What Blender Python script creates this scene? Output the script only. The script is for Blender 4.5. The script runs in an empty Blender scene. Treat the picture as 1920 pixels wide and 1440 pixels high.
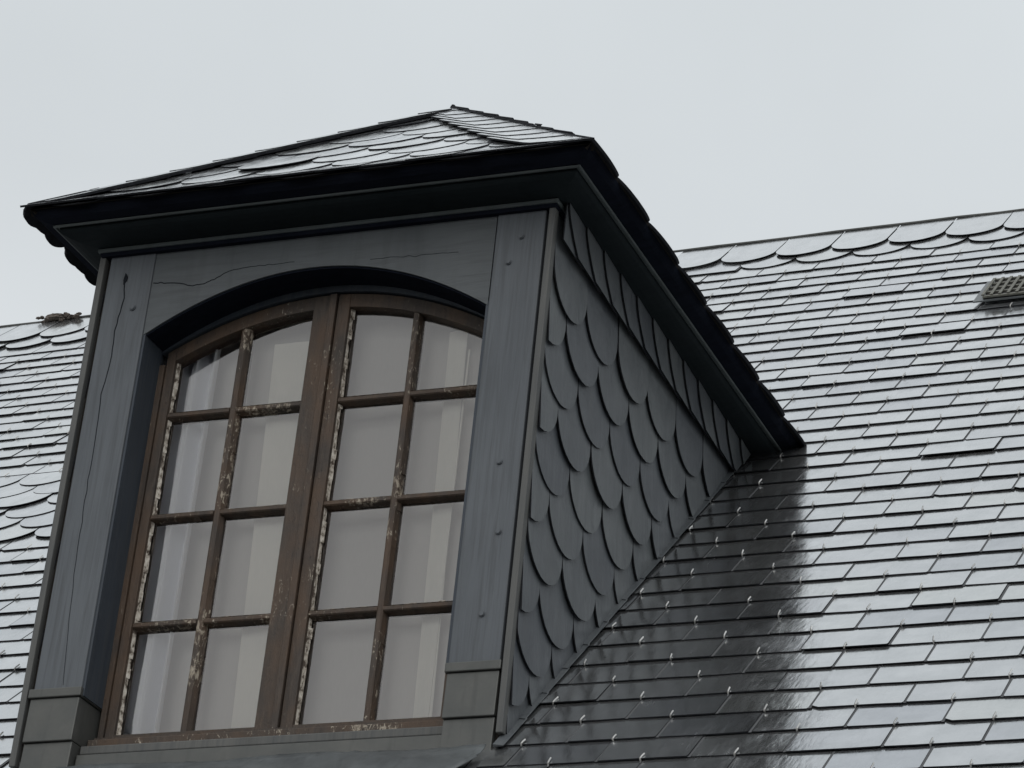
import bpy, math, random
from mathutils import Vector, Matrix

random.seed(11)
scene = bpy.context.scene
col = scene.collection
R = math.radians

# ------------------------------------------------------------------ camera
cam = bpy.data.cameras.new("camera")
cam_ob = bpy.data.objects.new("camera", cam)
col.objects.link(cam_ob)
right = Vector((0.9198361969, 0.3807765624, 0.0943958705))
down = Vector((-0.0966592396, 0.4531811035, -0.8861624449))
fwd = Vector((-0.3802083143, 0.8060001601, 0.4536579557))
m = Matrix((right, -down, -fwd)).transposed().to_4x4()
m.translation = Vector((3.31843, -7.19725, -2.90371))
cam_ob.matrix_world = m
cam.sensor_width = 36.0
cam.lens = 5546.48 / 1920 * 36.0
cam.clip_start = 0.05
cam.clip_end = 3000
scene.camera = cam_ob

# ------------------------------------------------------------------ overcast sky
SUN_EL, SUN_AZ = 42.0, 168.0          # azimuth clockwise from +Y
world = bpy.data.worlds.new("World")
scene.world = world
world.use_nodes = True
nt = world.node_tree
nt.nodes.clear()
N = nt.nodes.new
L = nt.links.new
sky = N('ShaderNodeTexSky')
sky.sky_type = 'NISHITA'
sky.sun_disc = False
sky.sun_elevation = R(SUN_EL)
sky.sun_rotation = R(SUN_AZ)
sky.dust_density = 5.0
tc = N('ShaderNodeTexCoord')
sep = N('ShaderNodeSeparateXYZ')
L(tc.outputs['Generated'], sep.inputs[0])
ramp = N('ShaderNodeValToRGB')        # overcast cloud deck: brighter overhead; low band out of view raised to fill facade
cr = ramp.color_ramp
cr.elements[0].position = 0.0
cr.elements[0].color = (12.0, 12.2, 12.3, 1)
e = cr.elements.new(0.38); e.color = (9.8, 10.1, 10.3, 1)
cr.elements[1].position = 1.0
cr.elements[1].color = (8.3, 8.75, 9.05, 1)
e = cr.elements.new(0.50); e.color = (6.75, 7.15, 7.4, 1)
e = cr.elements.new(0.60); e.color = (7.0, 7.45, 7.7, 1)
e = cr.elements.new(0.70); e.color = (9.4, 9.9, 10.2, 1)
e = cr.elements.new(0.84); e.color = (8.9, 9.35, 9.65, 1)
L(sep.outputs['Z'], ramp.inputs[0])
cl = N('ShaderNodeTexNoise')
cl.inputs['Scale'].default_value = 2.6
cl.inputs['Detail'].default_value = 5
cl.inputs['Roughness'].default_value = 0.55
L(tc.outputs['Generated'], cl.inputs['Vector'])
mr = N('ShaderNodeMapRange')
mr.inputs['From Min'].default_value = 0.3
mr.inputs['From Max'].default_value = 0.7
mr.inputs['To Min'].default_value = 0.93
mr.inputs['To Max'].default_value = 1.05
L(cl.outputs[0], mr.inputs['Value'])
mul = N('ShaderNodeVectorMath'); mul.operation = 'SCALE'
L(ramp.outputs[0], mul.inputs[0]); L(mr.outputs[0], mul.inputs['Scale'])
mix = N('ShaderNodeMix'); mix.data_type = 'RGBA'
mix.inputs['Factor'].default_value = 0.96
L(sky.outputs[0], mix.inputs[6]); L(mul.outputs[0], mix.inputs[7])
bg = N('ShaderNodeBackground')
bg.inputs['Strength'].default_value = 0.1
L(mix.outputs[2], bg.inputs[0])
out = N('ShaderNodeOutputWorld')
L(bg.outputs[0], out.inputs[0])

sun = bpy.data.lights.new("sun", 'SUN')
sun.energy = 1.5
sun.angle = R(50)
sun.color = (1.0, 0.97, 0.93)
sun_ob = bpy.data.objects.new("sun", sun)
col.objects.link(sun_ob)
sd = Vector((math.sin(R(SUN_AZ)) * math.cos(R(SUN_EL)), math.cos(R(SUN_AZ)) * math.cos(R(SUN_EL)), math.sin(R(SUN_EL))))
sun_ob.rotation_euler = sd.to_track_quat('Z', 'Y').to_euler()
sun_ob.location = (0, -5, 12)

scene.view_settings.view_transform = 'Standard'
scene.view_settings.look = 'None'
scene.view_settings.exposure = 0.0
scene.view_settings.gamma = 1.0

# ------------------------------------------------------------------ materials
class NT:
    def __init__(self, name):
        self.m = bpy.data.materials.new(name)
        self.m.use_nodes = True
        self.t = self.m.node_tree
        self.b = self.t.nodes['Principled BSDF']
        self.co = self.t.nodes.new('ShaderNodeTexCoord')
    def n(self, typ, **kw):
        x = self.t.nodes.new(typ)
        for k, v in kw.items(): setattr(x, k, v)
        return x
    def l(self, a, b): self.t.links.new(a, b)
    def mapping(self, scale, coord='Object', rot=(0, 0, 0)):
        mp = self.n('ShaderNodeMapping')
        mp.inputs['Scale'].default_value = scale
        mp.inputs['Rotation'].default_value = rot
        self.l(self.co.outputs[coord], mp.inputs[0])
        return mp.outputs[0]
    def noise(self, vec, scale=1, detail=4, rough=.55, dist=0):
        x = self.n('ShaderNodeTexNoise')
        x.inputs['Scale'].default_value = scale
        x.inputs['Detail'].default_value = detail
        x.inputs['Roughness'].default_value = rough
        x.inputs['Distortion'].default_value = dist
        self.l(vec, x.inputs['Vector'])
        return x.outputs[0]
    def ramp(self, fac, stops):
        x = self.n('ShaderNodeValToRGB')
        c = x.color_ramp
        c.elements[0].position = stops[0][0]; c.elements[0].color = (*stops[0][1], 1)
        c.elements[1].position = stops[-1][0]; c.elements[1].color = (*stops[-1][1], 1)
        for p, k in stops[1:-1]:
            e = c.elements.new(p); e.color = (*k, 1)
        self.l(fac, x.inputs[0])
        return x.outputs[0]
    def rng(self, v, a, b, c, d):
        x = self.n('ShaderNodeMapRange')
        for nme, val in zip(('From Min', 'From Max', 'To Min', 'To Max'), (a, b, c, d)):
            x.inputs[nme].default_value = val
        self.l(v, x.inputs['Value'])
        return x.outputs[0]
    def mix(self, f, a, b, mode='MIX'):
        x = self.n('ShaderNodeMix', data_type='RGBA', blend_type=mode)
        if isinstance(f, (int, float)): x.inputs['Factor'].default_value = f
        else: self.l(f, x.inputs['Factor'])
        for i, v in ((6, a), (7, b)):
            if isinstance(v, tuple): x.inputs[i].default_value = (*v, 1)
            else: self.l(v, x.inputs[i])
        return x.outputs[2]
    def math(self, op, a, b=None):
        x = self.n('ShaderNodeMath', operation=op)
        for i, v in ((0, a), (1, b)):
            if v is None: continue
            if isinstance(v, (int, float)): x.inputs[i].default_value = v
            else: self.l(v, x.inputs[i])
        return x.outputs[0]
    def bump(self, h, strength=.3, dist=.01, prev=None):
        x = self.n('ShaderNodeBump')
        x.inputs['Strength'].default_value = strength
        x.inputs['Distance'].default_value = dist
        self.l(h, x.inputs['Height'])
        if prev is not None: self.l(prev, x.inputs['Normal'])
        return x.outputs[0]
    def attr(self, name):
        x = self.n('ShaderNodeAttribute')
        x.attribute_name = name
        return x
    def set(self, **kw):
        names = dict(col='Base Color', rough='Roughness', metal='Metallic', normal='Normal', ior='IOR', spec='Specular IOR Level', trans='Transmission Weight', coat='Coat Weight', alpha='Alpha')
        for k, v in kw.items():
            s = self.b.inputs[names[k]]
            if isinstance(v, (int, float)): s.default_value = v
            elif isinstance(v, tuple): s.default_value = (*v, 1)
            else: self.l(v, s)
        return self.m

def mat_wet_slate():
    k = NT('wet_slate')
    a = k.attr('tone')
    n1 = k.noise(k.mapping((1, 1, 1)), 9, 5, .6)
    base = k.ramp(n1, [(.3, (.43, .445, .452)), (.7, (.52, .532, .54))])
    tint = k.ramp(a.outputs['Fac'], [(0, (.80, .81, .84)), (.25, (.93, .93, .94)), (.9, (1, 1, 1)), (1, (1.0, 1.0, .97))])
    c = k.mix(1.0, base, tint, 'MULTIPLY')
    # weathering streaks running down each slate
    st = k.noise(k.mapping((55, 10, 10)), 1, 4, .6, 1.2)
    r0 = k.rng(k.noise(k.mapping((9, 5, 5)), 1, 5, .6, .8), .32, .68, .085, .21)
    r1 = k.rng(st, .45, .75, 0, .10)
    rough = k.math('ADD', r0, r1)
    b1 = k.bump(k.noise(k.mapping((22, 6, 6)), 1, 3, .5), .10, .01)
    b2 = k.bump(st, .06, .004, b1)
    joint_shade = k.math('GREATER_THAN', a.outputs['Fac'], 1.5)      # dark colour painting the shade inside the joints
    c = k.mix(joint_shade, c, (.055, .058, .062))
    rough = k.math('ADD', rough, k.math('MULTIPLY', joint_shade, .7))
    metal = k.math('SUBTRACT', .93, k.math('MULTIPLY', joint_shade, .93))
    return k.set(col=c, rough=rough, metal=metal, normal=b2)

def mat_dry_slate():
    k = NT('dry_slate')
    a = k.attr('tone')
    n1 = k.noise(k.mapping((6, 6, 6)), 1, 5, .6)
    base = k.ramp(n1, [(.3, (.062, .069, .075)), (.7, (.088, .096, .101))])
    tint = k.ramp(a.outputs['Fac'], [(0, (.70, .71, .76)), (1, (1, 1, .98))])
    c = k.mix(1.0, base, tint, 'MULTIPLY')
    st = k.noise(k.mapping((60, 60, 5)), 1, 4, .6)
    msk = k.rng(st, .58, .75, 0, .35)
    c = k.mix(msk, c, (.06, .068, .078))
    b = k.bump(k.noise(k.mapping((40, 40, 12)), 1, 4, .6), .15, .003)
    riv = k.bump(k.noise(k.mapping((14, 14, 9)), 1, 5, .65, 1.0), .35, .006, b)
    stn = k.noise(k.mapping((16, 16, 2.2)), 1, 5, .7, .6)
    c = k.mix(k.rng(stn, .56, .74, 0, .45), c, (.10, .106, .108))
    sm = k.noise(k.mapping((26, 26, 12)), 1, 6, .72, 1.2)
    c = k.mix(k.rng(sm, .57, .66, 0, .55), c, (.034, .038, .045))
    return k.set(col=c, rough=k.rng(stn, .3, .7, .30, .55), spec=.5, normal=riv)

def mat_paint(name, c0, c1, grain=(70, 70, 3), dirt=(.05, .055, .06), rough=.6, spec=.3):
    k = NT(name)
    v = k.mapping(grain)
    g = k.noise(v, 1, 6, .6, .6)
    big = k.noise(k.mapping((2.5, 2.5, 1.2)), 1, 4, .6)
    c = k.ramp(big, [(.3, c0), (.7, c1)])
    c = k.mix(k.rng(g, .46, .74, 0, .75), c, dirt)
    wash = k.noise(k.mapping((11, 11, 1.0)), 1, 5, .65, .5)
    c = k.mix(k.rng(wash, .5, .75, 0, .45), c, tuple(x * .55 for x in c0))
    fine = k.noise(k.mapping(tuple(x * 3 for x in grain)), 1, 5, .7)
    c = k.mix(k.rng(fine, .62, .8, 0, .5), c, tuple(x * .45 for x in c0))
    b1 = k.bump(g, .35, .004)
    b2 = k.bump(fine, .3, .002, b1)
    return k.set(col=c, rough=rough, spec=spec, normal=b2)

def mat_oldwood(name='weathered_brown_paint', peel=.60, pale=.7):
    k = NT(name)
    g = k.noise(k.mapping((70, 70, 9)), 1, 6, .65, .8)
    big = k.noise(k.mapping((7, 7, 4)), 1, 5, .6)
    c = k.ramp(g, [(.25, (.026, .021, .018)), (.5, (.040, .031, .025)), (.8, (.070, .053, .041))])
    rust = k.rng(big, .42, .62, 0, .6)
    c = k.mix(rust, c, (.078, .045, .025))
    fl = k.noise(k.mapping((85, 85, 38)), 1, 6, .72, .8)
    clus = k.noise(k.mapping((5, 5, 5)), 1, 2, .5)
    thr = k.math('ADD', fl, k.rng(clus, .35, .65, -.16, .06))
    msk = k.rng(thr, peel - .03, peel + .02, 0, pale)
    c = k.mix(msk, c, k.ramp(fl, [(.45, (.16, .12, .08)), (.62, (.42, .38, .31))]))
    fl2 = k.noise(k.mapping((90, 90, 30)), 1, 3, .6)
    c = k.mix(k.rng(fl2, .66, .70, 0, .8), c, (.018, .013, .011))
    b = k.bump(g, .5, .004)
    b = k.bump(fl, .5, .005, b)
    return k.set(col=c, rough=.62, spec=.35, normal=b)

def mat_zinc(name, c0, c1, rough=.5, metal=.35):
    k = NT(name)
    n = k.noise(k.mapping((5, 5, 5)), 1, 6, .65, .4)
    c = k.ramp(n, [(.3, c0), (.7, c1)])
    st = k.noise(k.mapping((30, 30, 4)), 1, 4, .6)
    c = k.mix(k.rng(st, .55, .8, 0, .5), c, tuple(x * .5 for x in c0))
    b = k.bump(k.noise(k.mapping((9, 9, 9)), 1, 3), .25, .01)
    return k.set(col=c, rough=rough, metal=metal, normal=b)

def mat_plain(name, c, rough=.7, metal=0.0, spec=.4, var=.15, scale=20):
    k = NT(name)
    n = k.noise(k.mapping((scale,) * 3), 1, 4, .6)
    cc = k.ramp(n, [(.3, tuple(x * (1 - var) for x in c)), (.7, tuple(min(1, x * (1 + var)) for x in c))])
    b = k.bump(n, .15, .003)
    return k.set(col=cc, rough=rough, metal=metal, spec=spec, normal=b)

def mat_glass():
    k = NT('window_glass')
    b = k.bump(k.noise(k.mapping((5, 5, 4)), 1, 2), .10, .01)
    k.set(col=(.93, .96, .95), rough=.02, ior=1.5, trans=1.0, normal=b)
    # thin pane: shadow-free straight transmission plus mirror reflection
    t = k.t
    tr = t.nodes.new('ShaderNodeBsdfTransparent'); tr.inputs[0].default_value = (.93, .95, .94, 1)
    gl = t.nodes.new('ShaderNodeBsdfGlossy'); gl.inputs['Roughness'].default_value = .03
    gl.inputs[0].default_value = (1, .955, .93, 1)
    fr = t.nodes.new('ShaderNodeFresnel'); fr.inputs['IOR'].default_value = 2.4
    t.links.new(b, gl.inputs['Normal'])
    ms = t.nodes.new('ShaderNodeMixShader')
    t.links.new(fr.outputs[0], ms.inputs[0]); t.links.new(tr.outputs[0], ms.inputs[1]); t.links.new(gl.outputs[0], ms.inputs[2])
    t.links.new(ms.outputs[0], t.nodes['Material Output'].inputs[0])
    return k.m

def mat_cloth(name, c, trans=.25):
    k = NT(name)
    n = k.noise(k.mapping((260, 260, 30)), 1, 2, .5)
    cc = k.ramp(n, [(.2, tuple(x * .95 for x in c)), (.8, c)])
    k.set(col=cc, rough=.9, spec=.1)
    t = k.t
    tl = t.nodes.new('ShaderNodeBsdfTranslucent'); tl.inputs[0].default_value = (*c, 1)
    ms = t.nodes.new('ShaderNodeMixShader'); ms.inputs[0].default_value = trans
    t.links.new(k.b.outputs[0], ms.inputs[1]); t.links.new(tl.outputs[0], ms.inputs[2])
    t.links.new(ms.outputs[0], t.nodes['Material Output'].inputs[0])
    return k.m

M = dict(
    wet=mat_wet_slate(), dry=mat_dry_slate(),
    edge=mat_plain('slate_broken_edge_shaded', (.016, .017, .020), .9, 0, .1, .3, 60),  # broken edges, blackened to paint the shadow line under each course
    post=mat_paint('grey_blue_paint', (.070, .079, .090), (.095, .105, .117)),
    lintel=mat_paint('grey_blue_paint_horizontal', (.058, .066, .072), (.080, .088, .094), (5, 60, 60)),
    cornice=mat_paint('cornice_shade_paint', (.008, .012, .014), (.012, .016, .018), (5, 40, 40), (.012, .016, .018), .8, .08),  # cove colour darkened to carry the shade under the eave
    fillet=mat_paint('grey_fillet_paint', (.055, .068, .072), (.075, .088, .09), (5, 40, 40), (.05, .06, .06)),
    soffit=mat_paint('soffit_shade_paint', (.006, .008, .014), (.010, .012, .018), (5, 40, 40), (.004, .005, .008), .9, .03),  # near-black colour paints the shade on down-facing eave and arch
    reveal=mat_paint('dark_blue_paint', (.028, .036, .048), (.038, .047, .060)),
    trim=mat_paint('worn_trim_paint', (.065, .068, .068), (.10, .10, .095)),
    wood=mat_oldwood(peel=.67, pale=.5), puttywood=mat_oldwood('flaking_putty_wood', .585, .65),
    zinc=mat_zinc('aged_zinc', (.052, .056, .055), (.082, .083, .078)),
    lead=mat_zinc('lead_apron', (.045, .05, .053), (.12, .132, .137), .45, .25),
    hook=mat_plain('stainless_steel', (.52, .51, .49), .38, 1.0, .5, .35, 9),
    ridge=mat_plain('ridge_mortar', (.10, .085, .075), .9, 0, .2, .6, 40),
    dark=mat_plain('dark_crack', (.014, .016, .019), .95, 0, .0, .2),
    deck=mat_plain('roof_boarding', (.02, .018, .016), .9, 0, .1),
    glass=mat_glass(), sheer=mat_cloth('white_sheer_fabric', (.88, .89, .94), .0),
    cream=mat_cloth('cream_fabric', (1.0, .965, .89), .0), voile=mat_cloth('grey_voile', (.68, .64, .615), .0),
    plaster=mat_plain('room_plaster', (.75, .74, .70), .9, 0, .1, .03),
    wall=mat_plain('house_render', (.42, .40, .36), .9, 0, .1, .1, 6),
    ground=mat_plain('paving', (.07, .068, .062), .9, 0, .2, .3, 2),
    vent=mat_plain('weathered_vent_metal', (.11, .11, .095), .7, .1, .4, .3, 60),
    ventdark=mat_plain('vent_hollow', (.04, .04, .04), .9, 0, .1),
)

# ------------------------------------------------------------------ mesh helpers
def warp(p):                      # the old dormer leans a little: its left side stands higher
    return Vector((p[0], p[1], p[2] - p[0] * (p[2] / 1.8) * 0.02))

class MB:
    def __init__(self): self.v = []; self.f = []; self.t = []; self.e = []
    def add(self, vs, fs, tone=0.5):
        o = len(self.v)
        self.v += [Vector(p) for p in vs]
        self.f += [tuple(i + o for i in q) for q in fs]
        self.t += [tone] * len(vs)
    def prism(self, bottom, top, tone=.5, edge=False):
        n = len(bottom)
        if edge: self.e += list(range(len(self.f) + 2, len(self.f) + 2 + n)) + [len(self.f)]
        fs = [tuple(range(n - 1, -1, -1)), tuple(range(n, 2 * n))]
        fs += [(i, (i + 1) % n, n + (i + 1) % n, n + i) for i in range(n)]
        self.add(list(bottom) + list(top), fs, tone)
    def box(self, x0, x1, y0, y1, z0, z1, tone=.5):
        self.prism([(x0, y0, z0), (x1, y0, z0), (x1, y1, z0), (x0, y1, z0)],
                   [(x0, y0, z1), (x1, y0, z1), (x1, y1, z1), (x0, y1, z1)], tone)
    def tube(self, pts, rad, sides=6):
        pts = [Vector(p) for p in pts]
        rings = []
        for i, p in enumerate(pts):
            d = (pts[min(i + 1, len(pts) - 1)] - pts[max(i - 1, 0)]).normalized()
            a = d.orthogonal().normalized() if i == 0 else (rings[-1][1] - d * rings[-1][1].dot(d)).normalized()
            rings.append((p, a, d))
        vs = []
        for p, a, d in rings:
            b = d.cross(a)
            for s in range(sides):
                t = 2 * math.pi * s / sides
                vs.append(p + (a * math.cos(t) + b * math.sin(t)) * rad)
        fs = []
        for i in range(len(pts) - 1):
            for s in range(sides):
                s2 = (s + 1) % sides
                fs.append((i * sides + s, i * sides + s2, (i + 1) * sides + s2, (i + 1) * sides + s))
        fs.append(tuple(range(sides - 1, -1, -1)))
        fs.append(tuple(range((len(pts) - 1) * sides, len(pts) * sides)))
        self.add(vs, fs)
    def build(self, name, mat, parent=None, w=True, bevel=0, smooth=False):
        me = bpy.data.meshes.new(name)
        vs = [warp(p) if w else p for p in self.v]
        org = Vector((0, 0, 0))
        if vs:
            org = Vector(((min(p.x for p in vs) + max(p.x for p in vs)) / 2, (min(p.y for p in vs) + max(p.y for p in vs)) / 2, min(p.z for p in vs)))
        if parent is not None: org = Vector((0, 0, 0))
        me.from_pydata([tuple(p - org) for p in vs], [], self.f)
        at = me.attributes.new('tone', 'FLOAT', 'POINT')
        at.data.foreach_set('value', self.t)
        me.materials.append(mat)
        if self.e:
            me.materials.append(M['edge'])
            for i in self.e: me.polygons[i].material_index = 1
        me.update()
        if smooth:
            for p in me.polygons: p.use_smooth = True
        ob = bpy.data.objects.new(name, me)
        col.objects.link(ob)
        if parent is not None:
            ob.parent = parent
            base = parent
            off = Vector((0, 0, 0))
            while base is not None:
                off += base.location; base = base.parent
            ob.location = -off
        else:
            ob.location = org
        if bevel:
            b = ob.modifiers.new('bevel', 'BEVEL')
            b.width = bevel; b.segments = 2; b.limit_method = 'ANGLE'; b.angle_limit = R(40)
        return ob

def thing(name, label, cat, loc=(0, 0, 0)):
    o = bpy.data.objects.new(name, None)
    o.empty_display_size = .2
    col.objects.link(o)
    o.location = loc
    o['label'] = label; o['category'] = cat
    return o
def tag(o, label, cat, group=None):
    o['label'] = label; o['category'] = cat
    if group: o['group'] = group
    return o

def clip(poly, planes):           # keep a*x + b*y <= c
    for a, b, c in planes:
        res = []
        for i in range(len(poly)):
            p, q = poly[i], poly[(i + 1) % len(poly)]
            dp, dq = a * p[0] + b * p[1] - c, a * q[0] + b * q[1] - c
            if dp <= 0: res.append(p)
            if (dp < 0 < dq) or (dq < 0 < dp):
                t = dp / (dp - dq)
                res.append((p[0] + (q[0] - p[0]) * t, p[1] + (q[1] - p[1]) * t))
        poly = res
        if len(poly) < 3: return []
    return poly

class Face:                       # a sloping plane to lay slates on
    def __init__(self, o, a, u, n):
        self.o, self.a, self.u, self.n = Vector(o), Vector(a).normalized(), Vector(u).normalized(), Vector(n).normalized()
    def p(self, a, u, h): return self.o + self.a * a + self.u * u + self.n * h

def slab(mb, F, poly, hf, t, tone):
    if len(poly) < 3: return
    bot = [F.p(a, u, hf(a, u)) for a, u in poly]
    top = [F.p(a, u, hf(a, u) + t) for a, u in poly]
    mb.prism(bot, top, tone, True)

def rect_outline(c, ub, w, ln, jag=.0022):
    rj = lambda: random.uniform(-jag, jag)
    x0, x1 = c - w / 2, c + w / 2
    # slightly ragged hand-dressed lower edge, nipped corners
    if random.random() < .06: return [(x0 + .022, ub + rj()), (c + w * .2, ub + rj() * .5), (x1 - .004, ub + rj()), (x1, ub + .005), (x1, ub + ln), (x0, ub + ln), (x0, ub + .016)]
    return [(x0 + .004, ub + rj()), (c - w * .18, ub + rj() * .6 - .0008), (c + w * .2, ub + rj() * .6 - .0008), (x1 - .004, ub + rj()), (x1, ub + .005), (x1, ub + ln), (x0, ub + ln), (x0, ub + .005)]
def scale_outline(c, ub, w, ln, arc):
    pts = []
    for i in range(15):
        t = math.pi + math.pi * i / 14
        pts.append((c + w / 2 * math.cos(t), ub + arc + arc * math.sin(t) + random.uniform(-.0007, .0007)))
    return pts + [(c + w / 2, ub + ln), (c - w / 2, ub + ln)]

def lay(mb, F, rows, kind='rect', w=.27, gap=.008, joint=True, t=.0036, lift=.0125, ln=.33, arc=.12, planes=(), h0=-.018, skip=None, rowgap=0.0):
    """rows: list of (u_bottom, first_centre, count)"""
    for ub, c0, cnt in rows:
        rl = random.uniform(0, rowgap)
        for j in range(cnt):
            c = c0 + w * j
            if skip and skip(c, ub): continue
            ww = w - gap + random.uniform(-.001, .001)
            u0 = ub + random.gauss(0, .0012)
            o = rect_outline(c, u0, ww, ln) if kind == 'rect' else scale_outline(c, u0, ww, ln, arc)
            tl = random.gauss(0, .0030)               # tilt left/right
            th = random.gauss(0, .0016)               # twist in plane
            o = [(c + (a - c) - (u - ub) * th, u + (a - c) * th) for a, u in o]
            o = clip(o, planes) if planes else o
            ex = abs(random.gauss(0, .0012)) + rl + (random.uniform(.002, .005) if random.random() < .035 else 0)
            hf = lambda a, u, ub=u0, c=c, tl=tl, ex=ex: h0 + (lift + ex) * (1 - (u - ub) / ln) + (a - c) * tl + abs(tl) * w / 2
            slab(mb, F, o, hf, t + random.uniform(-.0006, .0012), random.random())
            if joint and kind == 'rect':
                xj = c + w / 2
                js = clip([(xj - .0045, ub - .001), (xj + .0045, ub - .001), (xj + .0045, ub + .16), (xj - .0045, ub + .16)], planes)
                slab(mb, F, js, lambda a, u, ub=ub: h0 + lift * (1 - (u - ub) / ln) + .0005, t * .75, 2.0)  # dark strip standing in for the shaded gap between slates

# ------------------------------------------------------------------ ground, house wall
g = MB(); g.box(-600, 600, -600, 600, -4.7, -4.6)
go = g.build('ground', M['ground'], w=False); go['kind'] = 'structure'
hw = MB(); hw.box(-9, 6, -.85, 9.5, -4.6, -1.35)
tag(hw.build('house_wall', M['wall'], w=False), 'plain rendered house wall under the slate roof', 'wall')

# ------------------------------------------------------------------ main roof
AL = R(44.34)
ca, sa = math.cos(AL), math.sin(AL)
RZ = .034 - .043 * sa / ca               # roof height at y = 0
MAIN = Face((0, 0, RZ), (1, 0, 0), (0, ca, sa), (0, -sa, ca))
E = .1491
def rb(k): return -.016 + E * k + (.004 if 4 < k < 8 else 0)
def jx(k): return (.753 if k % 2 == 0 else .618) - .0232 * (k * E)
roof = thing('slate_roof', 'steep wet slate roof behind and around the dormer, rising to a straight ridge', 'roof', (0, 4, 4))

RIDGE_R, RIDGE_L = 6.03, 6.18
def ridge_u(x): return RIDGE_R + (RIDGE_L - RIDGE_R) * min(1, max(0, (-1.4 - x) / 1.6))
def in_room(c, ub):
    y = (ub + .16) * ca
    return -1.70 < c < .10 and -.03 < y < 1.80
planes_r = [(0, 1, 6.03)]
main = MB()
def field(kmin, kmax, x0, x1, mb, planes=()):
    for k in range(kmin, kmax):
        base = jx(k) + .135
        j0 = math.ceil((x0 - base) / .27); j1 = math.floor((x1 - base) / .27)
        pl = list(planes)
        row = []
        for j in range(j0, j1 + 1):
            c = base + .27 * j
            yb = rb(k) * ca
            # cut the slates that run into the dormer cheeks
            p2 = list(pl)
            if yb < 1.86 and yb > -.20:
                if c > -.8: p2.append((-1, 0, .005))
                else: p2.append((1, 0, -1.605))
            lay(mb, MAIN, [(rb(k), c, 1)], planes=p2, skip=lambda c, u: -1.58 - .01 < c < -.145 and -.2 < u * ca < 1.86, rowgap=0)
# fields: below, to the right, above
rects = MB()
row_lift = {}
field(-12, 37, -.9, 4.6, rects)
for k in range(-12, 38):
    if 16 <= k <= 21: continue
    field(k, k + 1, -8.6, -.95, rects)
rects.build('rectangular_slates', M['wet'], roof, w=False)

sc = MB()
# two rows of rounded slates under the ridge
lay(sc, MAIN, [(5.50, .07 - .27 * 3, 22)], 'scale', arc=.14, ln=.5, t=.003, lift=.008, planes=[(0, 1, 6.00)], h0=-.013)
lay(sc, MAIN, [(5.645, .205 - .27 * 5, 24)], 'scale', arc=.13, ln=.6, t=.003, lift=.009, planes=[(0, 1, 6.03)], h0=-.008)
lay(sc, MAIN, [(5.645, -4.80 - .27 * 14, 26)], 'scale', arc=.13, ln=.6, lift=.012, planes=[(0, 1, 6.16), (1, 0, -1.4)], h0=-.013)
lay(sc, MAIN, [(5.80, -4.68 - .27 * 14, 26)], 'scale', arc=.13, ln=.6, lift=.012, planes=[(0, 1, 6.18), (1, 0, -1.4)], h0=-.008)
o = sc.build('ridge_scale_slates', M['wet'], roof, w=False)
o['label'] = 'two rows of rounded slates under the ridge'
sc = MB()
for i, k in enumerate(range(16, 22)):
    base = -3.30 + (.135 if k % 2 else 0)
    lay(sc, MAIN, [(rb(k) - .03 - .01, base - .27 * 19 - .018 * (k - 16), 26)], 'scale', arc=.12, ln=.33, planes=[(1, 0, -1.605)], lift=.009, t=.003, h0=-.010)
o = sc.build('scale_slate_band', M['wet'], roof, w=False)
o['label'] = 'band of rounded slates left of the dormer'
# boarding below the slates and the far slope
dk = MB()
def quad(mb, pts, th=.02):
    a, b, c = (Vector(pts[i]) for i in range(3))
    nn = (b - a).cross(c - a).normalized() * th
    mb.prism([Vector(p) - nn for p in pts], [Vector(p) for p in pts])
def mp(x, u, h=-.022): return MAIN.p(x, u, h)
quad(dk, [mp(-9, -1.9), mp(6, -1.9), mp(6, -.06), mp(-9, -.06)])
quad(dk, [mp(-9, -.06), mp(-1.60, -.06), mp(-1.60, 2.62), mp(-9, 2.62)])
quad(dk, [mp(-.0, -.06), mp(6, -.06), mp(6, 2.62), mp(-.0, 2.62)])
quad(dk, [mp(-9, 2.62), mp(6, 2.62), mp(6, 5.99), mp(-9, 5.99)])
quad(dk, [mp(-9, 5.99), mp(-2.2, 5.99), mp(-2.2, 6.15), mp(-9, 6.15)])
dk.build('roof_boarding', M['deck'], roof, w=False)
bk = MB()
rt = mp(0, 6.0)
quad(bk, [(-9, rt.y, rt.z), (6, rt.y, rt.z), (6, rt.y + 5.5, rt.z - 5.5), (-9, rt.y + 5.5, rt.z - 5.5)])
bk.build('rear_slope', M['wet'], roof, w=False)
rc = MB()
for x0, x1, u in ((-1.9, 6, 6.032), (-9, -2.0, 6.182)):
    n = 40
    pts = []
    for i in range(n + 1):
        x = x0 + (x1 - x0) * i / n
        q = MAIN.p(x, u, .004)
        pts.append((q.x, q.y + .002, q.z + random.gauss(0, .0012)))
    rc.tube(pts, .006, 6)
rc.build('ridge_lead_roll', M['zinc'], roof, w=False)

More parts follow.
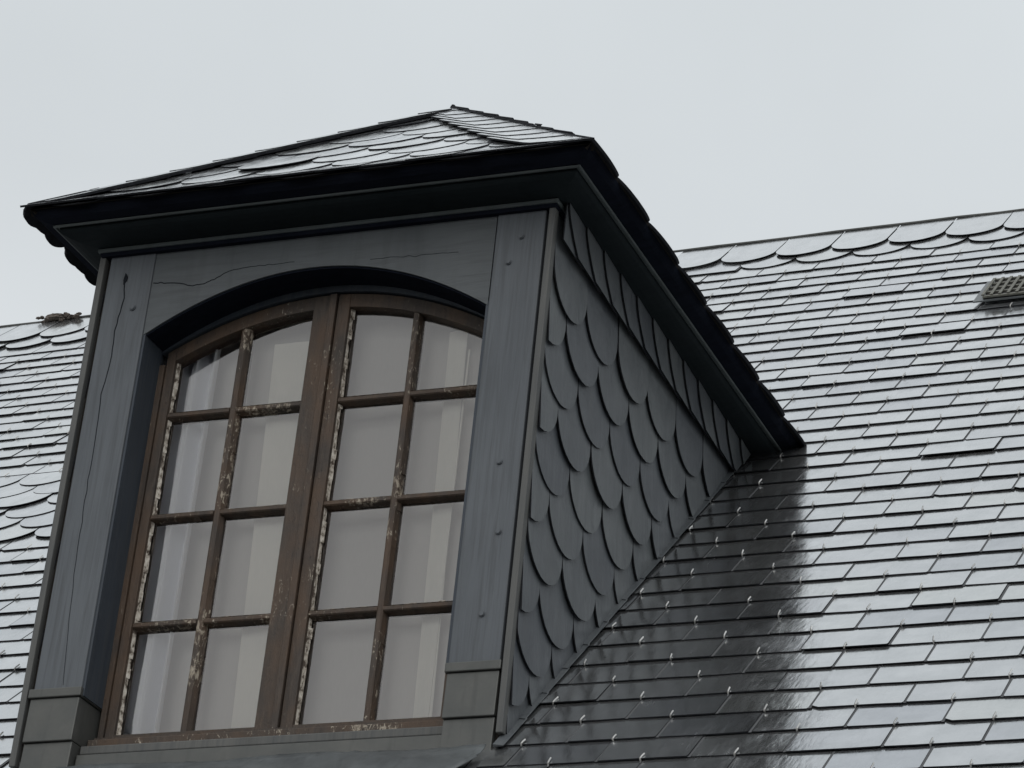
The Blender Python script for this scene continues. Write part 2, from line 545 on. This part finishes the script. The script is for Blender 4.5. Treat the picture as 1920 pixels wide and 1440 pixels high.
# slate hooks: a bent steel nose at the middle of each slate and its stem in the joint below
hooks = []
for k in range(-7, 37):
    for j in range(-34, 16):
        x = jx(k) + .135 + .27 * j
        u = rb(k)
        y = u * ca
        if x < -8 or x > 4: continue
        if -1.62 < x < .02 and -.2 < y < 1.86: continue
        if 16 <= k <= 21 and x < -1: continue
        # behind the dormer roof
        if -1.9 < x < .22 and 1.84 < y < 2.9 and y * sa / ca < 1.85 + .9 * (1 - abs(x + .8)): continue
        P = MAIN.p(x, u, 0)
        c = P - m.translation
        z = c.dot(fwd)
        sx, sy = c.dot(right) / z * 5546 + 960, c.dot(down) / z * 5546 + 720
        vis = -20 < sx < 1940 and 0 < sy < 1460 and not (200 < sx < 900 and sy > 300)
        if random.random() < .05: continue
        hooks.append((0 if vis else 1, z, x, u))
hooks.sort()
def hook(mb, x, u, stem=True):
    x += random.uniform(-.006, .006)
    k_ = random.uniform(.75, 1.25); d_ = random.uniform(-.005, .005)
    mb.tube([MAIN.p(x, u - .002, -.007), MAIN.p(x, u - .0045, -.002), MAIN.p(x, u - .003, .0025), MAIN.p(x + d_ * .3, u + .006, .0040), MAIN.p(x + d_, u + .024 * k_, .0045)], .0026, 5)
def hook_prio(h):
    P = MAIN.p(h[2], h[3], 0); return (h[0], h[1] + (0 if 0 < P.x < 1.0 else 1))
hooks.sort(key=hook_prio)
for h in hooks[:96]:
    hm = MB(); hook(hm, h[2], h[3]); hm.build('slate_hook', M['hook'], roof, w=False)
hm = MB()
for h in hooks[96:]: hook(hm, h[2], h[3], stem=h[0] == 0 and h[2] > -1)
o = hm.build('slate_hooks', M['hook'], roof, w=False); o['kind'] = 'stuff'

# moss and broken mortar sitting on the ridge at far left
mo = MB()
def lump(c, r, sq=.6, n=7):
    vs = []; fs = []
    for a in range(n):
        th = math.pi * (a + .5) / n
        for b_ in range(9):
            p_ = 2 * math.pi * b_ / 9
            k_ = r * random.uniform(.72, 1.2)
            vs.append(c + Vector((math.sin(th) * math.cos(p_) * k_ * 1.5, math.sin(th) * math.sin(p_) * k_, math.cos(th) * k_ * sq)))
    for a in range(n - 1):
        for b_ in range(9):
            fs.append((a * 9 + b_, (a + 1) * 9 + b_, (a + 1) * 9 + (b_ + 1) % 9, a * 9 + (b_ + 1) % 9))
    fs.append(tuple(range(8, -1, -1))); fs.append(tuple((n - 1) * 9 + i for i in range(9)))
    mo.add(vs, fs)
for x, dz, r_ in ((-4.94, .004, .012), (-4.91, .008, .018), (-4.885, .020, .034), (-4.855, .024, .032), (-4.82, .018, .028), (-4.775, .012, .020), (-4.74, .006, .014)):
    lump(MAIN.p(x, 6.17, 0) + Vector((0, 0, dz)), r_)
for i in range(40):
    lump(MAIN.p(random.gauss(-4.83, .06), 6.15 + random.uniform(-.03, .03), .01) + Vector((0, 0, random.uniform(0, .03))), random.uniform(.005, .012))
tag(mo.build('moss_clump', M['ridge'], w=False), 'small brown clump of moss and mortar on the roof ridge at far left', 'moss')

# roof vent grille on the right
vt = thing('roof_vent', 'weathered metal vent grille set flat among the slates, at the right edge', 'vent', MAIN.p(.75, 4.38, 0))
vb = MB()
V0, V1, VB, VT = .525, 1.02, 4.392, 4.655
vb.prism([MAIN.p(a, u, .010) for a, u in ((V0 - .04, VB - .02), (V1 + .04, VB - .02), (V1 + .04, VT + .03), (V0 - .04, VT + .03))],
         [MAIN.p(a, u, .016) for a, u in ((V0 - .04, VB - .02), (V1 + .04, VB - .02), (V1 + .04, VT + .03), (V0 - .04, VT + .03))])
vb.build('flange', M['lead'], vt, w=False)
vb = MB()
def fb(mb, a0, a1, u0, u1, h0, h1):
    mb.prism([MAIN.p(a, u, h0) for a, u in ((a0, u0), (a1, u0), (a1, u1), (a0, u1))], [MAIN.p(a, u, h1) for a, u in ((a0, u0), (a1, u0), (a1, u1), (a0, u1))])
fb(vb, V0, V1, VB, VT, .017, .022)
vb.build('vent_hollow', M['ventdark'], vt, w=False)
vb = MB()
for i in range(5):
    u = VB + (VT - VB) * i / 4
    fb(vb, V0, V1, u - .008, u + .008, .0225, .030)
vb.build('vent_bars', M['vent'], vt, w=False)
vb = MB()
for i in range(15):
    a = V0 + (V1 - V0) * i / 14
    fb(vb, a - .006, a + .006, VB, VT, .031, .036)
vb.build('vent_slats', M['vent'], vt, w=False)

# ------------------------------------------------------------------ dormer
dormer = thing('dormer', 'grey blue timber dormer with hipped slate roof and arched opening, standing on the slate roof', 'dormer', (-.8, 0, 0))
P = 'post'
def post(x0, x1, name='post'):
    b = MB(); b.box(x0, x1, 0, .16, .235, 1.768)
    return b.build(name, M['post'], dormer, bevel=.004)
post_l = post(-1.583, -1.413)
post_r = post(-.186, -.022)
for x0_, x1_ in ((-1.575, -1.425), (-.178, -.03)):
    core = MB(); core.box(x0_, x1_, .02, .20, -.12, .234); core.build('post_foot', M['deck'], dormer)
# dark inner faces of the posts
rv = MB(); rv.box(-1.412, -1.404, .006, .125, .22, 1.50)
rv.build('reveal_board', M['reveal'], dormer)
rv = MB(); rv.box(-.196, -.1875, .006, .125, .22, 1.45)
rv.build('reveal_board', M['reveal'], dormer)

# lintel with segmental arch
def arch(x): return 1.637 - .52 * (x + .815) ** 2
def arc_band(mb, x0, x1, zf0, zf1, y0, y1, n=40):
    for i in range(n):
        a, b = x0 + (x1 - x0) * i / n, x0 + (x1 - x0) * (i + 1) / n
        vs = [(a, y0, zf0(a)), (b, y0, zf0(b)), (b, y0, zf1(b)), (a, y0, zf1(a)), (a, y1, zf0(a)), (b, y1, zf0(b)), (b, y1, zf1(b)), (a, y1, zf1(a))]
        fs = [(0, 1, 2, 3), (5, 4, 7, 6), (1, 0, 4, 5), (3, 2, 6, 7)]
        if i == 0: fs.append((0, 3, 7, 4))
        if i == n - 1: fs.append((2, 1, 5, 6))
        mb.add(vs, fs)
lb = MB(); arc_band(lb, -1.4115, -.190, arch, lambda x: 1.766, .004, .118)
lint = lb.build('lintel', M['lintel'], dormer)
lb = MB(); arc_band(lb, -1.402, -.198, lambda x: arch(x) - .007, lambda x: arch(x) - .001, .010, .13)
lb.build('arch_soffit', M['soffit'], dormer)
gp = MB(); gp.box(-.1898, -.1862, .03, .118, 1.43, 1.765)
gp.build('joint', M['dark'], dormer)
# wall above opening behind the lintel, up to the cornice
wb = MB(); wb.box(-1.58, -.03, .17, .2, 1.60, 1.77)
wb.build('backing_board', M['deck'], dormer)

# cracks and pegs
def ribbon(pts, ws, y, mb):
    for i in range(len(pts) - 1):
        (x0, z0), (x1, z1) = pts[i], pts[i + 1]
        d = Vector((x1 - x0, z1 - z0)).normalized(); nx, nz = -d.y, d.x
        a, b = ws[i], ws[i + 1]
        q = [(x0 - nx * a, y, z0 - nz * a), (x0 + nx * a, y, z0 + nz * a), (x1 + nx * b, y, z1 + nz * b), (x1 - nx * b, y, z1 - nz * b)]
        mb.prism([(p[0], y, p[2]) for p in q], [(p[0], y + .003, p[2]) for p in q])
def subdiv(pts, n=5, j=.0012):
    out = []
    for i in range(len(pts) - 1):
        for s in range(n):
            t = s / n
            out.append((pts[i][0] * (1 - t) + pts[i + 1][0] * t + random.gauss(0, j), pts[i][1] * (1 - t) + pts[i + 1][1] * t + random.gauss(0, j)))
    return out + [pts[-1]]
def unwarp(pts): return [(x, z / (1 - x / 1.8 * .02)) for x, z in pts]
cr_ = MB()
c1 = subdiv(unwarp([(-1.516, 1.704), (-1.507, 1.619), (-1.52, 1.501), (-1.515, 1.382), (-1.528, 1.267), (-1.52, 1.112), (-1.521, .961), (-1.516, .774), (-1.505, .536), (-1.48, .26)]))
ribbon(c1, [.0004 + .0016 * (1 - i / len(c1)) ** 1.0 for i in range(len(c1))], -.0012, cr_)
cr_.build('crack', M['dark'], post_l, w=True)
cr_ = MB()
k0 = [(-1.516, 1.715), (-1.512, 1.700), (-1.513, 1.688), (-1.517, 1.672)]
ribbon(unwarp(k0), [.0008, .007, .008, .001], -.0016, cr_)
cr_.build('knot_hole', M['dark'], post_l)
cr_ = MB()
c2 = subdiv(unwarp([(-1.405, 1.667), (-1.338, 1.660), (-1.256, 1.637), (-1.217, 1.640), (-1.18, 1.651), (-1.126, 1.678), (-1.048, 1.682), (-.97, 1.681), (-.891, 1.680)]))
ribbon(c2, [.0012 * (1 - i / len(c2)) + .0004 for i in range(len(c2))], .0028, cr_)
cr_.build('crack', M['dark'], lint); cr_ = MB()
c3 = subdiv(unwarp([(-.62, 1.655), (-.5, 1.648), (-.4, 1.645), (-.31, 1.64)]))
ribbon(c3, [.00035] * len(c3), .0028, cr_)
cr_.build('crack', M['dark'], lint)
def peg(x, z, parent, r=.010, y=0.0):
    b = MB()
    n = 12; z = z / (1 - x / 1.8 * .02)
    ring = [(x + r * math.cos(2 * math.pi * i / n), z + r * math.sin(2 * math.pi * i / n)) for i in range(n)]
    ring2 = [(x + r * .75 * math.cos(2 * math.pi * i / n), z + r * .75 * math.sin(2 * math.pi * i / n)) for i in range(n)]
    b.prism([(a, y + .01, c) for a, c in ring], [(a, y - .004, c) for a, c in ring])
    b.prism([(a, y - .004, c) for a, c in ring2], [(a, y - .007, c) for a, c in ring2])
    b.build('peg', M['post'], parent)
for x, z in ((-.097, 1.665), (-.132, 1.578), (-.090, .887), (-.069, .656), (-.094, .395)): peg(x, z, post_r, .0095)
peg(-1.466, 1.58, post_l, .011)

# narrow corner strips covering the slate edges
tb = MB(); tb.box(-.009, .012, -.010, .022, .02, 1.765); tb.build('corner_strip', M['trim'], dormer, bevel=.003)
tb = MB(); tb.box(-1.622, -1.600, -.006, .022, .0, 1.765); tb.build('corner_strip', M['trim'], dormer, bevel=.003)

# metal wraps at the post feet
def wrap(x0, x1):
    r = dormer
    b = MB(); b.box(x0 - .004, x1 + .004, -.009, .165, .216, .245); o = b.build('flashing_lip', M['zinc'], r, bevel=.003)
    b = MB()
    b.prism([(x0 + .002, -.006, .075), (x1 - .002, -.006, .075), (x1 - .002, .165, .075), (x0 + .002, .165, .075)], [(x0 + .002, -.001, .215), (x1 - .002, -.001, .215), (x1 - .002, .165, .215), (x0 + .002, .165, .215)])
    b.build('post_flashing', M['zinc'], r, bevel=.003)
    b = MB()
    b.prism([(x0 + .004, -.004, -.06), (x1 - .003, -.004, -.06), (x1 - .003, .165, -.06), (x0 + .004, .165, -.06)], [(x0 + .004, .003, .074), (x1 - .003, .003, .074), (x1 - .003, .165, .074), (x0 + .004, .165, .074)])
    b.build('post_flashing', M['zinc'], r, bevel=.003)
wrap(-1.590, -1.412); wrap(-.187, -.018)

# sill, apron
b = MB(); b.box(-1.411, -.188, .045, .16, .045, .073); b.build('sill', M['trim'], dormer, bevel=.004)
b = MB(); b.box(-1.408, -.190, .075, .16, .078, .104); b.build('sill_strip', M['puttywood'], dormer, bevel=.003)
b = MB()
b.prism([(-1.41, .020, -.10), (-.19, .020, -.10), (-.19, .16, -.10), (-1.41, .16, -.10)], [(-1.41, .030, .040), (-.19, .030, .040), (-.19, .16, .040), (-1.41, .16, .040)])
b.build('sill_flashing', M['zinc'], dormer, bevel=.004)
# apron dressed over the slates, slightly wavy
b = MB()
nx = 60; us = [-.32, -.27, -.21, -.16, -.12, -.09, -.06, -.04]
vs = []
for i in range(nx + 1):
    x = -1.66 + 1.64 * i / nx
    for j, u in enumerate(us):
        uu = u
        if x > -.12: uu = max(u, -.32 + (x + .12) * 2.0)
        hh = .012 + .005 * math.sin(x * 9 + j) * (j / 7) + random.gauss(0, .0012) + (.004 if j in (3, 4) else 0)
        vs.append(MAIN.p(x, uu, hh))
fs = []
ny = len(us)
for i in range(nx):
    for j in range(ny - 1):
        a = i * ny + j
        fs.append((a, a + ny, a + ny + 1, a + 1))
b.add(vs, fs)
ap = b.build('apron', M['lead'], dormer, smooth=True)
so = ap.modifiers.new('thick', 'SOLIDIFY'); so.thickness = .003; so.offset = 1

# ---- cornice: profile (projection, height) swept round three sides with mitres
def cornice(profile, name, mat, xback=2.02, yb=None):
    b = MB()
    rings = []
    for t, z in profile:
        rings.append([(-1.6 - t, xback, z), (-1.6 - t, -t, z), (t, -t, z), (t, xback, z)])
    n = len(profile)
    vs = [p for r in rings for p in r]
    fs = []
    for i in range(n):
        i2 = (i + 1) % n
        for s in range(3):
            fs.append((i * 4 + s, i * 4 + s + 1, i2 * 4 + s + 1, i2 * 4 + s))
    fs.append(tuple(i * 4 for i in range(n)))
    fs.append(tuple(i * 4 + 3 for i in reversed(range(n))))
    b.add(vs, fs)
    return b.build(name, mat, dormer)
cornice([(-.03, 1.750), (.014, 1.750), (.018, 1.7615), (-.03, 1.7615)], 'fillet_shade_strip', M['soffit'])  # added dark strip, paints the shade below the fillet
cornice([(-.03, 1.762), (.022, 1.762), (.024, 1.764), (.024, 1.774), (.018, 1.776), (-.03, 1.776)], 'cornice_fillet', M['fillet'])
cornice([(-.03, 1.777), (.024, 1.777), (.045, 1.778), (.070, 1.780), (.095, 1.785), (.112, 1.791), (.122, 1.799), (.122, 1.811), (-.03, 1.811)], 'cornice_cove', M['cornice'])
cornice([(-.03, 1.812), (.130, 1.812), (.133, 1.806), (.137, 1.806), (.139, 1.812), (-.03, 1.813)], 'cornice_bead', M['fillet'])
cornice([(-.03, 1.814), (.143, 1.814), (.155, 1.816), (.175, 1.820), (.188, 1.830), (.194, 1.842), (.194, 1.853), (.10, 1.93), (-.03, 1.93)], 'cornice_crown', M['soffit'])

# ---- cheeks
def cheek(side):
    X0 = -.02 if side > 0 else -1.6
    b = MB()
    rz = lambda y: RZ + y * sa / ca
    pts = [(.02, rz(.02) - .1), (1.95, rz(1.95) - .1), (1.95, 1.80), (.02, 1.80)]
    b.prism([(X0, y, z) for y, z in pts], [(X0 + .016, y, z) for y, z in pts])
    return b.build('cheek_boarding', M['deck'], dormer)
cheek(1); cheek(-1)
sl = sa / ca
lean = [(sl, -1, -RZ - .012), (-1, 0, -.016), (0, 1, 1.765)]
FR = Face((.006, 0, 0), (0, 1, 0), (0, 0, 1), (1, 0, 0))
cs = MB()
for r in range(0, 12):
    ub = 1.442 - .1478 * r
    c0 = .155 if r % 2 == 0 else .0165
    if r > 6: c0 -= .006 * (r - 6)
    lay(cs, FR, [(ub, c0, 8)], 'scale', w=.277, gap=.004, t=.0042, lift=.020, ln=.42 if r == 0 else .34, arc=.135, planes=lean, h0=-.012, rowgap=.004)
o = cs.build('cheek_slates', M['dry'], dormer)
o['label'] = 'rounded slates hung on the right cheek'
cs = MB()
for i in range(-1, 13):
    y0 = .021 + .1515 * i
    out_ = [(y0 + .34, 1.800), (y0 - .01, 1.800)]
    for t in range(9):
        q = t / 8
        out_.append((y0 - .005 + .122 * q ** 1.35, 1.785 - .138 * q ** .8))
    out_.append((y0 + .34, 1.647))
    # convex ordering
    poly = clip(out_, [(sl, -1, -RZ - .012), (-1, 0, -.016), (0, 1, 1.80), (0, -1, -1.647)])
    hf = lambda a, u, y0=y0: .019 + .018 * (1 - (a - y0) / .34) + random.uniform(0, .0005)
    slab(cs, FR, poly, hf, .0045, random.random())
cs.build('cheek_top_slates', M['dry'], dormer)
FL = Face((-1.606, 0, 0), (0, 1, 0), (0, 0, 1), (-1, 0, 0))
cs = MB()
for r in range(-2, 12):
    lay(cs, FL, [(1.442 - .1478 * r, .155 if r % 2 == 0 else .0165, 8)], 'scale', w=.277, t=.004, lift=.021, ln=.34, arc=.135, planes=lean, h0=-.012)
cs.build('cheek_slates', M['dry'], dormer)
# soaker strip where cheek meets roof
b = MB()
for i in range(14):
    u0, u1 = -.04 + i * .19, -.04 + (i + 1) * .19 + .015
    if u1 * ca > 1.93: break
    b.prism([MAIN.p(.0, u0, .006), MAIN.p(.030, u0, .006), MAIN.p(.030, u1, .002), MAIN.p(0, u1, .002)], [MAIN.p(.0, u0, .014), MAIN.p(.030, u0, .009), MAIN.p(.030, u1, .005), MAIN.p(0, u1, .010)])
b.build('soaker_flashing', M['dry'], dormer)

# ---- hipped roof
PITCH = math.atan2(.868, 1.0)
cp, sp = math.cos(PITCH), math.sin(PITCH)
LS = 1.0 / cp
ZE = 1.852
F_front = Face((-.8, -.2, ZE), (1, 0, 0), (0, cp, sp), (0, -sp, cp))
F_right = Face((.2, -.2, ZE), (0, 1, 0), (-cp, 0, sp), (sp, 0, cp))
F_left = Face((-1.8, -.2, ZE), (0, 1, 0), (cp, 0, sp), (-sp, 0, cp))
rows = [(-.035 + .1478 * r, (.0 if r % 2 else .138) - .277 * 4 - .12, 10) for r in range(0, 10)]
b = MB()
lay(b, F_front, rows, 'scale', w=.277, t=.0024, lift=.0062, ln=.33, arc=.11, planes=[(1, cp, .995), (-1, cp, .995), (0, 1, LS)], h0=-.008)
b.build('front_hip_slates', M['wet'], dormer)
b = MB()
for i in range(13):                                   # ragged starter course along the front eave
    lay(b, F_front, [(-.022 + random.uniform(-.004, .004), -.98 + .16 * i, 1)], 'rect', w=.16, gap=.002, joint=False, t=.006, lift=.010, ln=.12,
        planes=[(1, cp, .999), (-1, cp, .999)], h0=-.004)
b.build('eave_starter_slates', M['wet'], dormer)
hipc = {}
for nm_, sg in (('hip_course', 1), ('hip_course', -1)):
    b = MB()
    i = 0; u0 = .02
    while u0 < LS - .08:
        wd = (.235 - .10 * u0 / 1.1) if sg > 0 else .125
        u1 = min(u0 + .30, LS - .004)
        hip = lambda u: (1.0 - u * cp)
        ov = .001 if sg > 0 else .006
        pts = [(hip(u0) + ov, u0 + .01), (hip(u0) - wd * .45, u0 - .010), (hip(u0) - wd * .85, u0 + .004), (hip(u0) - wd, u0 + .035), (hip(u1) - wd, u1), (hip(u1) + ov, u1)]
        pts = [(a * sg, u) for a, u in pts]
        if sg < 0: pts = pts[::-1]
        pts = clip(pts, [(-sg, 0, -.004 if sg > 0 else .03), (0, 1, LS - (.02 if sg > 0 else .08))])
        th = .006 if sg > 0 else .009
        # inner edge stands proud of the field slates
        hf = lambda a, u, u0=u0: -.002 + .005 * (1 - (u - u0) / .30) + (.030 if sg > 0 else .05) * max(0, (1 - u * cp) - abs(a)) 
        slab(b, F_front, pts, hf, th, random.random())
        u0 += .132; i += 1
    b.build(nm_, M['wet'], dormer)
b2 = MB()
DK = MB()
for F in (F_right, F_left):
    # side slopes: project past the hip by 3 cm
    nm = 'side_slope_slates'
    b = MB()
    rws = [(-.035 + .1478 * r, (.205 if r % 2 == 0 else .065) - .12, 14) for r in range(0, 10)]
    if F is F_left: lay(b, F, [(-.040, .05, 22)], 'scale', w=.135, t=.012, lift=.006, ln=.25, arc=.045, planes=[(-1, cp, .018)], h0=-.010)
    # valley: y(world)=a-.2 must stay before main roof:  z = ZE + u*sp > RZ + (a-.2)*sl
    lay(b, F, rws[:1], 'scale', w=.277, t=.009, lift=.006, ln=.33, arc=.045, planes=[(-1, cp, .018 if F is F_right else -.006), (sl, -sp, ZE - RZ + .2 * sl + .12)], h0=-.012)
    lay(b, F, rws[1:], 'scale', w=.277, t=.004, lift=.012, ln=.33, arc=.10,
        planes=[(-1, cp, .018 if F is F_right else -.006), (sl, -sp, ZE - RZ + .2 * sl + .12), (0, 1, LS + (.01 if F is F_right else 0))], h0=-.006)
    b.build(nm, M['wet'], dormer)
    e = 2.9
    DK.prism([F.p(.0, 0, -.03), F.p(2.35, 0, -.03), F.p(3.3, LS, -.03), F.p(1.0, LS, -.03)], [F.p(.0, 0, -.004), F.p(2.35, 0, -.004), F.p(3.3, LS, -.004), F.p(1.0, LS, -.004)])
DK.prism([F_front.p(-1, 0, -.03), F_front.p(1, 0, -.03), F_front.p(0, LS, -.03)], [F_front.p(-1, 0, -.006), F_front.p(1, 0, -.006), F_front.p(0, LS, -.006)])
DK.build('hip_boarding', M['deck'], dormer)
# ------------------------------------------------------------------ window
GY = .160
fr = MB()
def aw(x): return 1.600 - .47 * (x + .81) ** 2     # outer curve of the window head
fr.box(-1.404, -1.385, .120, .20, .104, 1.40)
fr.box(-.223, -.196, .120, .20, .104, 1.38)
fr.box(-1.404, -.196, .105, .20, .1045, .120)
fr.build('window_frame', M['wood'], dormer)
hd = MB(); arc_band(hd, -1.402, -.198, lambda x: aw(x) + .006, lambda x: arch(x) - .008, .119, .20)
hd.build('window_head', M['reveal'], dormer)
rows_z = [(.136, .482), (.509, .850), (.875, 1.206), (1.234, None)]
def glass_top(x): return 1.553 - .47 * (x + .81) ** 2
def casement(side):
    if side == 'L':
        xo0, xi0, c0, c1, xi1, xo1 = -1.383, -1.352, -1.132, -1.095, -.866, -.783
    else:
        xo0, xi0, c0, c1, xi1, xo1 = -.779, -.737, -.513, -.481, -.253, -.224
    Y0, Y1 = .126, .182
    b = MB()
    zt = lambda x: aw(x)
    # stiles (split so that the arched top follows the curve)
    arc_band(b, xo0, xi0, lambda x: .121, zt, Y0, Y1, 3)
    arc_band(b, xi1, xo1, lambda x: .121, zt, Y0, Y1, 4)
    b.box(xi0 + .0002, xi1 - .0002, Y0 + .001, Y1 - .001, .1215, .136)
    arc_band(b, xi0 + .0002, xi1 - .0002, glass_top, zt, Y0 + .001, Y1 - .001, 16)
    cs_ = b.build('casement', M['wood'], dormer, bevel=.0015)
    cs_['label'] = 'left casement of eight panes' if side == 'L' else 'right casement of eight panes'
    # glazing bars: rounded nose in front, putty flaking
    b = MB()
    def vbar(x0, x1, z0, z1):
        n = 22
        xm = (x0 + x1) / 2
        for i in range(n):
            za, zb = z0 + (z1 - z0) * i / n, z0 + (z1 - z0) * (i + 1) / n
            j0, j1 = random.gauss(0, .0009), random.gauss(0, .0009)
            q = [(x0 + j0, .152), (xm - .010, .134), (xm - .005, .1305), (xm + .005, .1305), (xm + .010, .134), (x1 + j1, .152), (x1, .176), (x0, .176)]
            b.prism([(x, y, za) for x, y in q], [(x, y, zb) for x, y in q])
    def hbar(x0, x1, z0, z1):
        n = 9
        zm = (z0 + z1) / 2
        for i in range(n):
            xa, xb = x0 + (x1 - x0) * i / n, x0 + (x1 - x0) * (i + 1) / n
            j0, j1 = random.gauss(0, .0012), random.gauss(0, .0009)
            q = [(z0 + j0, .152), (zm - .008, .136), (zm - .004, .1325), (zm + .005, .1325), (zm + .009, .136), (z1 + j1, .152), (z1, .176), (z0, .176)]
            b.prism([(xa, y, z) for z, y in q], [(xb, y, z) for z, y in q])
    vbar(c0, c1, .136, glass_top((c0 + c1) / 2) + .004)
    for (za, zb), (zc, zd) in zip(rows_z[:-1], rows_z[1:]):
        hbar(xi0, c0 + .006, zb, zc); hbar(c1 - .006, xi1, zb, zc)
    b.build('glazing_bars', M['puttywood'], cs_)
    # inner putty fillets on the stiles
    b = MB()
    for x, s in ((xi0, 1), (xi1, -1)):
        for i in range(40):
            za = .136 + (glass_top(x) - .136) * i / 40; zb = .136 + (glass_top(x) - .136) * (i + 1) / 40
            ww = .006 + random.gauss(0, .0018)
            xx = [(x - s * .0002, .140), (x + s * ww, .153), (x - s * .0002, .153)]
            b.prism([(a, y, za) for a, y in xx], [(a, y, zb) for a, y in xx])
        b.build('putty', M['putty'], cs_); b = MB()
    for (za, zb) in rows_z:
        for xa, xb in ((xi0, c0), (c1, xi1)):
            for i in range(12):
                p, q = xa + (xb - xa) * i / 12, xa + (xb - xa) * (i + 1) / 12
                ww = .005 + random.gauss(0, .0012)
                b.prism([(p, .141, za), (p, .153, za + ww), (p, .153, za)], [(q, .141, za), (q, .153, za + ww), (q, .153, za)])
            b.build('putty', M['putty'], cs_); b = MB()
    # panes
    b = MB()
    for (za, zb) in rows_z:
        for xa, xb in ((xi0 - .004, c0 + .004), (c1 - .004, xi1 + .004)):
            tilt = random.gauss(0, .0010); tilt2 = random.gauss(0, .0010)
            if zb is None:
                n = 8
                top = [(xa + (xb - xa) * i / n) for i in range(n + 1)]
                pts = [(xa, za - .004), (xb, za - .004)] + [(x, glass_top(x) + .004) for x in reversed(top)]
            else:
                pts = [(xa, za - .004), (xb, za - .004), (xb, zb + .004), (xa, zb + .004)]
            xm, zm_ = (xa + xb) / 2, za + .16
            b.add([(x, GY - .002 + (x - xm) * tilt * 6 + (z - zm_) * tilt2 * 6, z) for x, z in pts], [tuple(range(len(pts)))])
    g_ = b.build('panes', M['glass'], cs_)
    return cs_
kk = NT('putty'); _n = kk.noise(kk.mapping((60, 60, 40)), 1, 5, .7)
M['putty'] = kk.set(col=kk.ramp(_n, [(.40, (.05, .035, .026)), (.50, (.30, .27, .23)), (.62, (.50, .47, .42))]), rough=.8, normal=kk.bump(_n, .4, .003))
casement('L'); casement('R')
# bead covering the meeting stiles
b = MB(); b.box(-.806, -.781, .1135, .1255, .121, aw(-.79) - .002)
b.build('meeting_bead', M['wood'], dormer, bevel=.003)

# ------------------------------------------------------------------ room and curtains
rm = MB()
rm.box(-1.56, -.04, 1.50, 1.53, .2, 1.74)
rm.box(-1.585, -1.56, .205, 1.5, .0, 1.74)
rm.box(-.045, -.022, .205, 1.5, .0, 1.74)
rm.box(-1.56, -.045, .205, 1.5, 1.70, 1.74)
tag(rm.build('dormer_room', M['plaster'], w=False), 'pale plastered room recess seen faintly through the dormer window', 'room')
def cloth(name, x0, x1, z0, z1, y, amp, waves, mat, label, cat='curtain', group=None, skew=0, seedp=0, flare=.0, n=90):
    b = MB(); rr = random.Random(seedp)
    ph = [rr.uniform(0, 6.28) for _ in range(4)]
    vs = []; nz = 26
    for i in range(n + 1):
        q = i / n
        for j in range(nz + 1):
            t = j / nz
            z = z0 + (z1 - z0) * t
            x = x0 + (x1 - x0) * q + skew * (1 - t) + flare * (1 - t) * (q - .5)
            f = amp * (math.sin(q * waves * 6.283 + ph[0] + .5 * math.sin(t * 2 + ph[1])) + .45 * math.sin(q * waves * 2.3 * 6.283 + ph[2] + t * .8))
            vs.append((x, y + f * (.75 + .35 * (1 - t)), z))
    fs = [(i * (nz + 1) + j, (i + 1) * (nz + 1) + j, (i + 1) * (nz + 1) + j + 1, i * (nz + 1) + j + 1) for i in range(n) for j in range(nz)]
    b.add(vs, fs)
    o = b.build(name, mat, w=False, smooth=True)
    return tag(o, label, cat, group)
cloth('curtain', -1.50, -1.225, .04, 1.58, .206, .030, 3.7, M['sheer'], 'white sheer curtain in soft folds behind the leftmost window panes', seedp=3)
cloth('curtain', -1.035, -.90, .04, 1.50, .205, .003, .5, M['cream'], 'narrow cream curtain strip behind the left casement beside the middle stile', skew=.05, seedp=5, n=20)
cloth('curtain', -.410, -.345, .04, 1.475, .205, .003, .5, M['cream'], 'narrow cream curtain strip behind the rightmost window panes', skew=.03, seedp=8, n=20)
blind = cloth('blind', -1.55, -.05, .02, 1.63, .245, .004, 2.3, M['voile'], 'flat pale grey blind hanging behind the curtains across the dormer window', 'blind', seedp=2)
b = MB()
b.box(-.334, -.328, .200, .205, .05, 1.40)
b.build('pull_cord', M['cream'], blind, w=False)
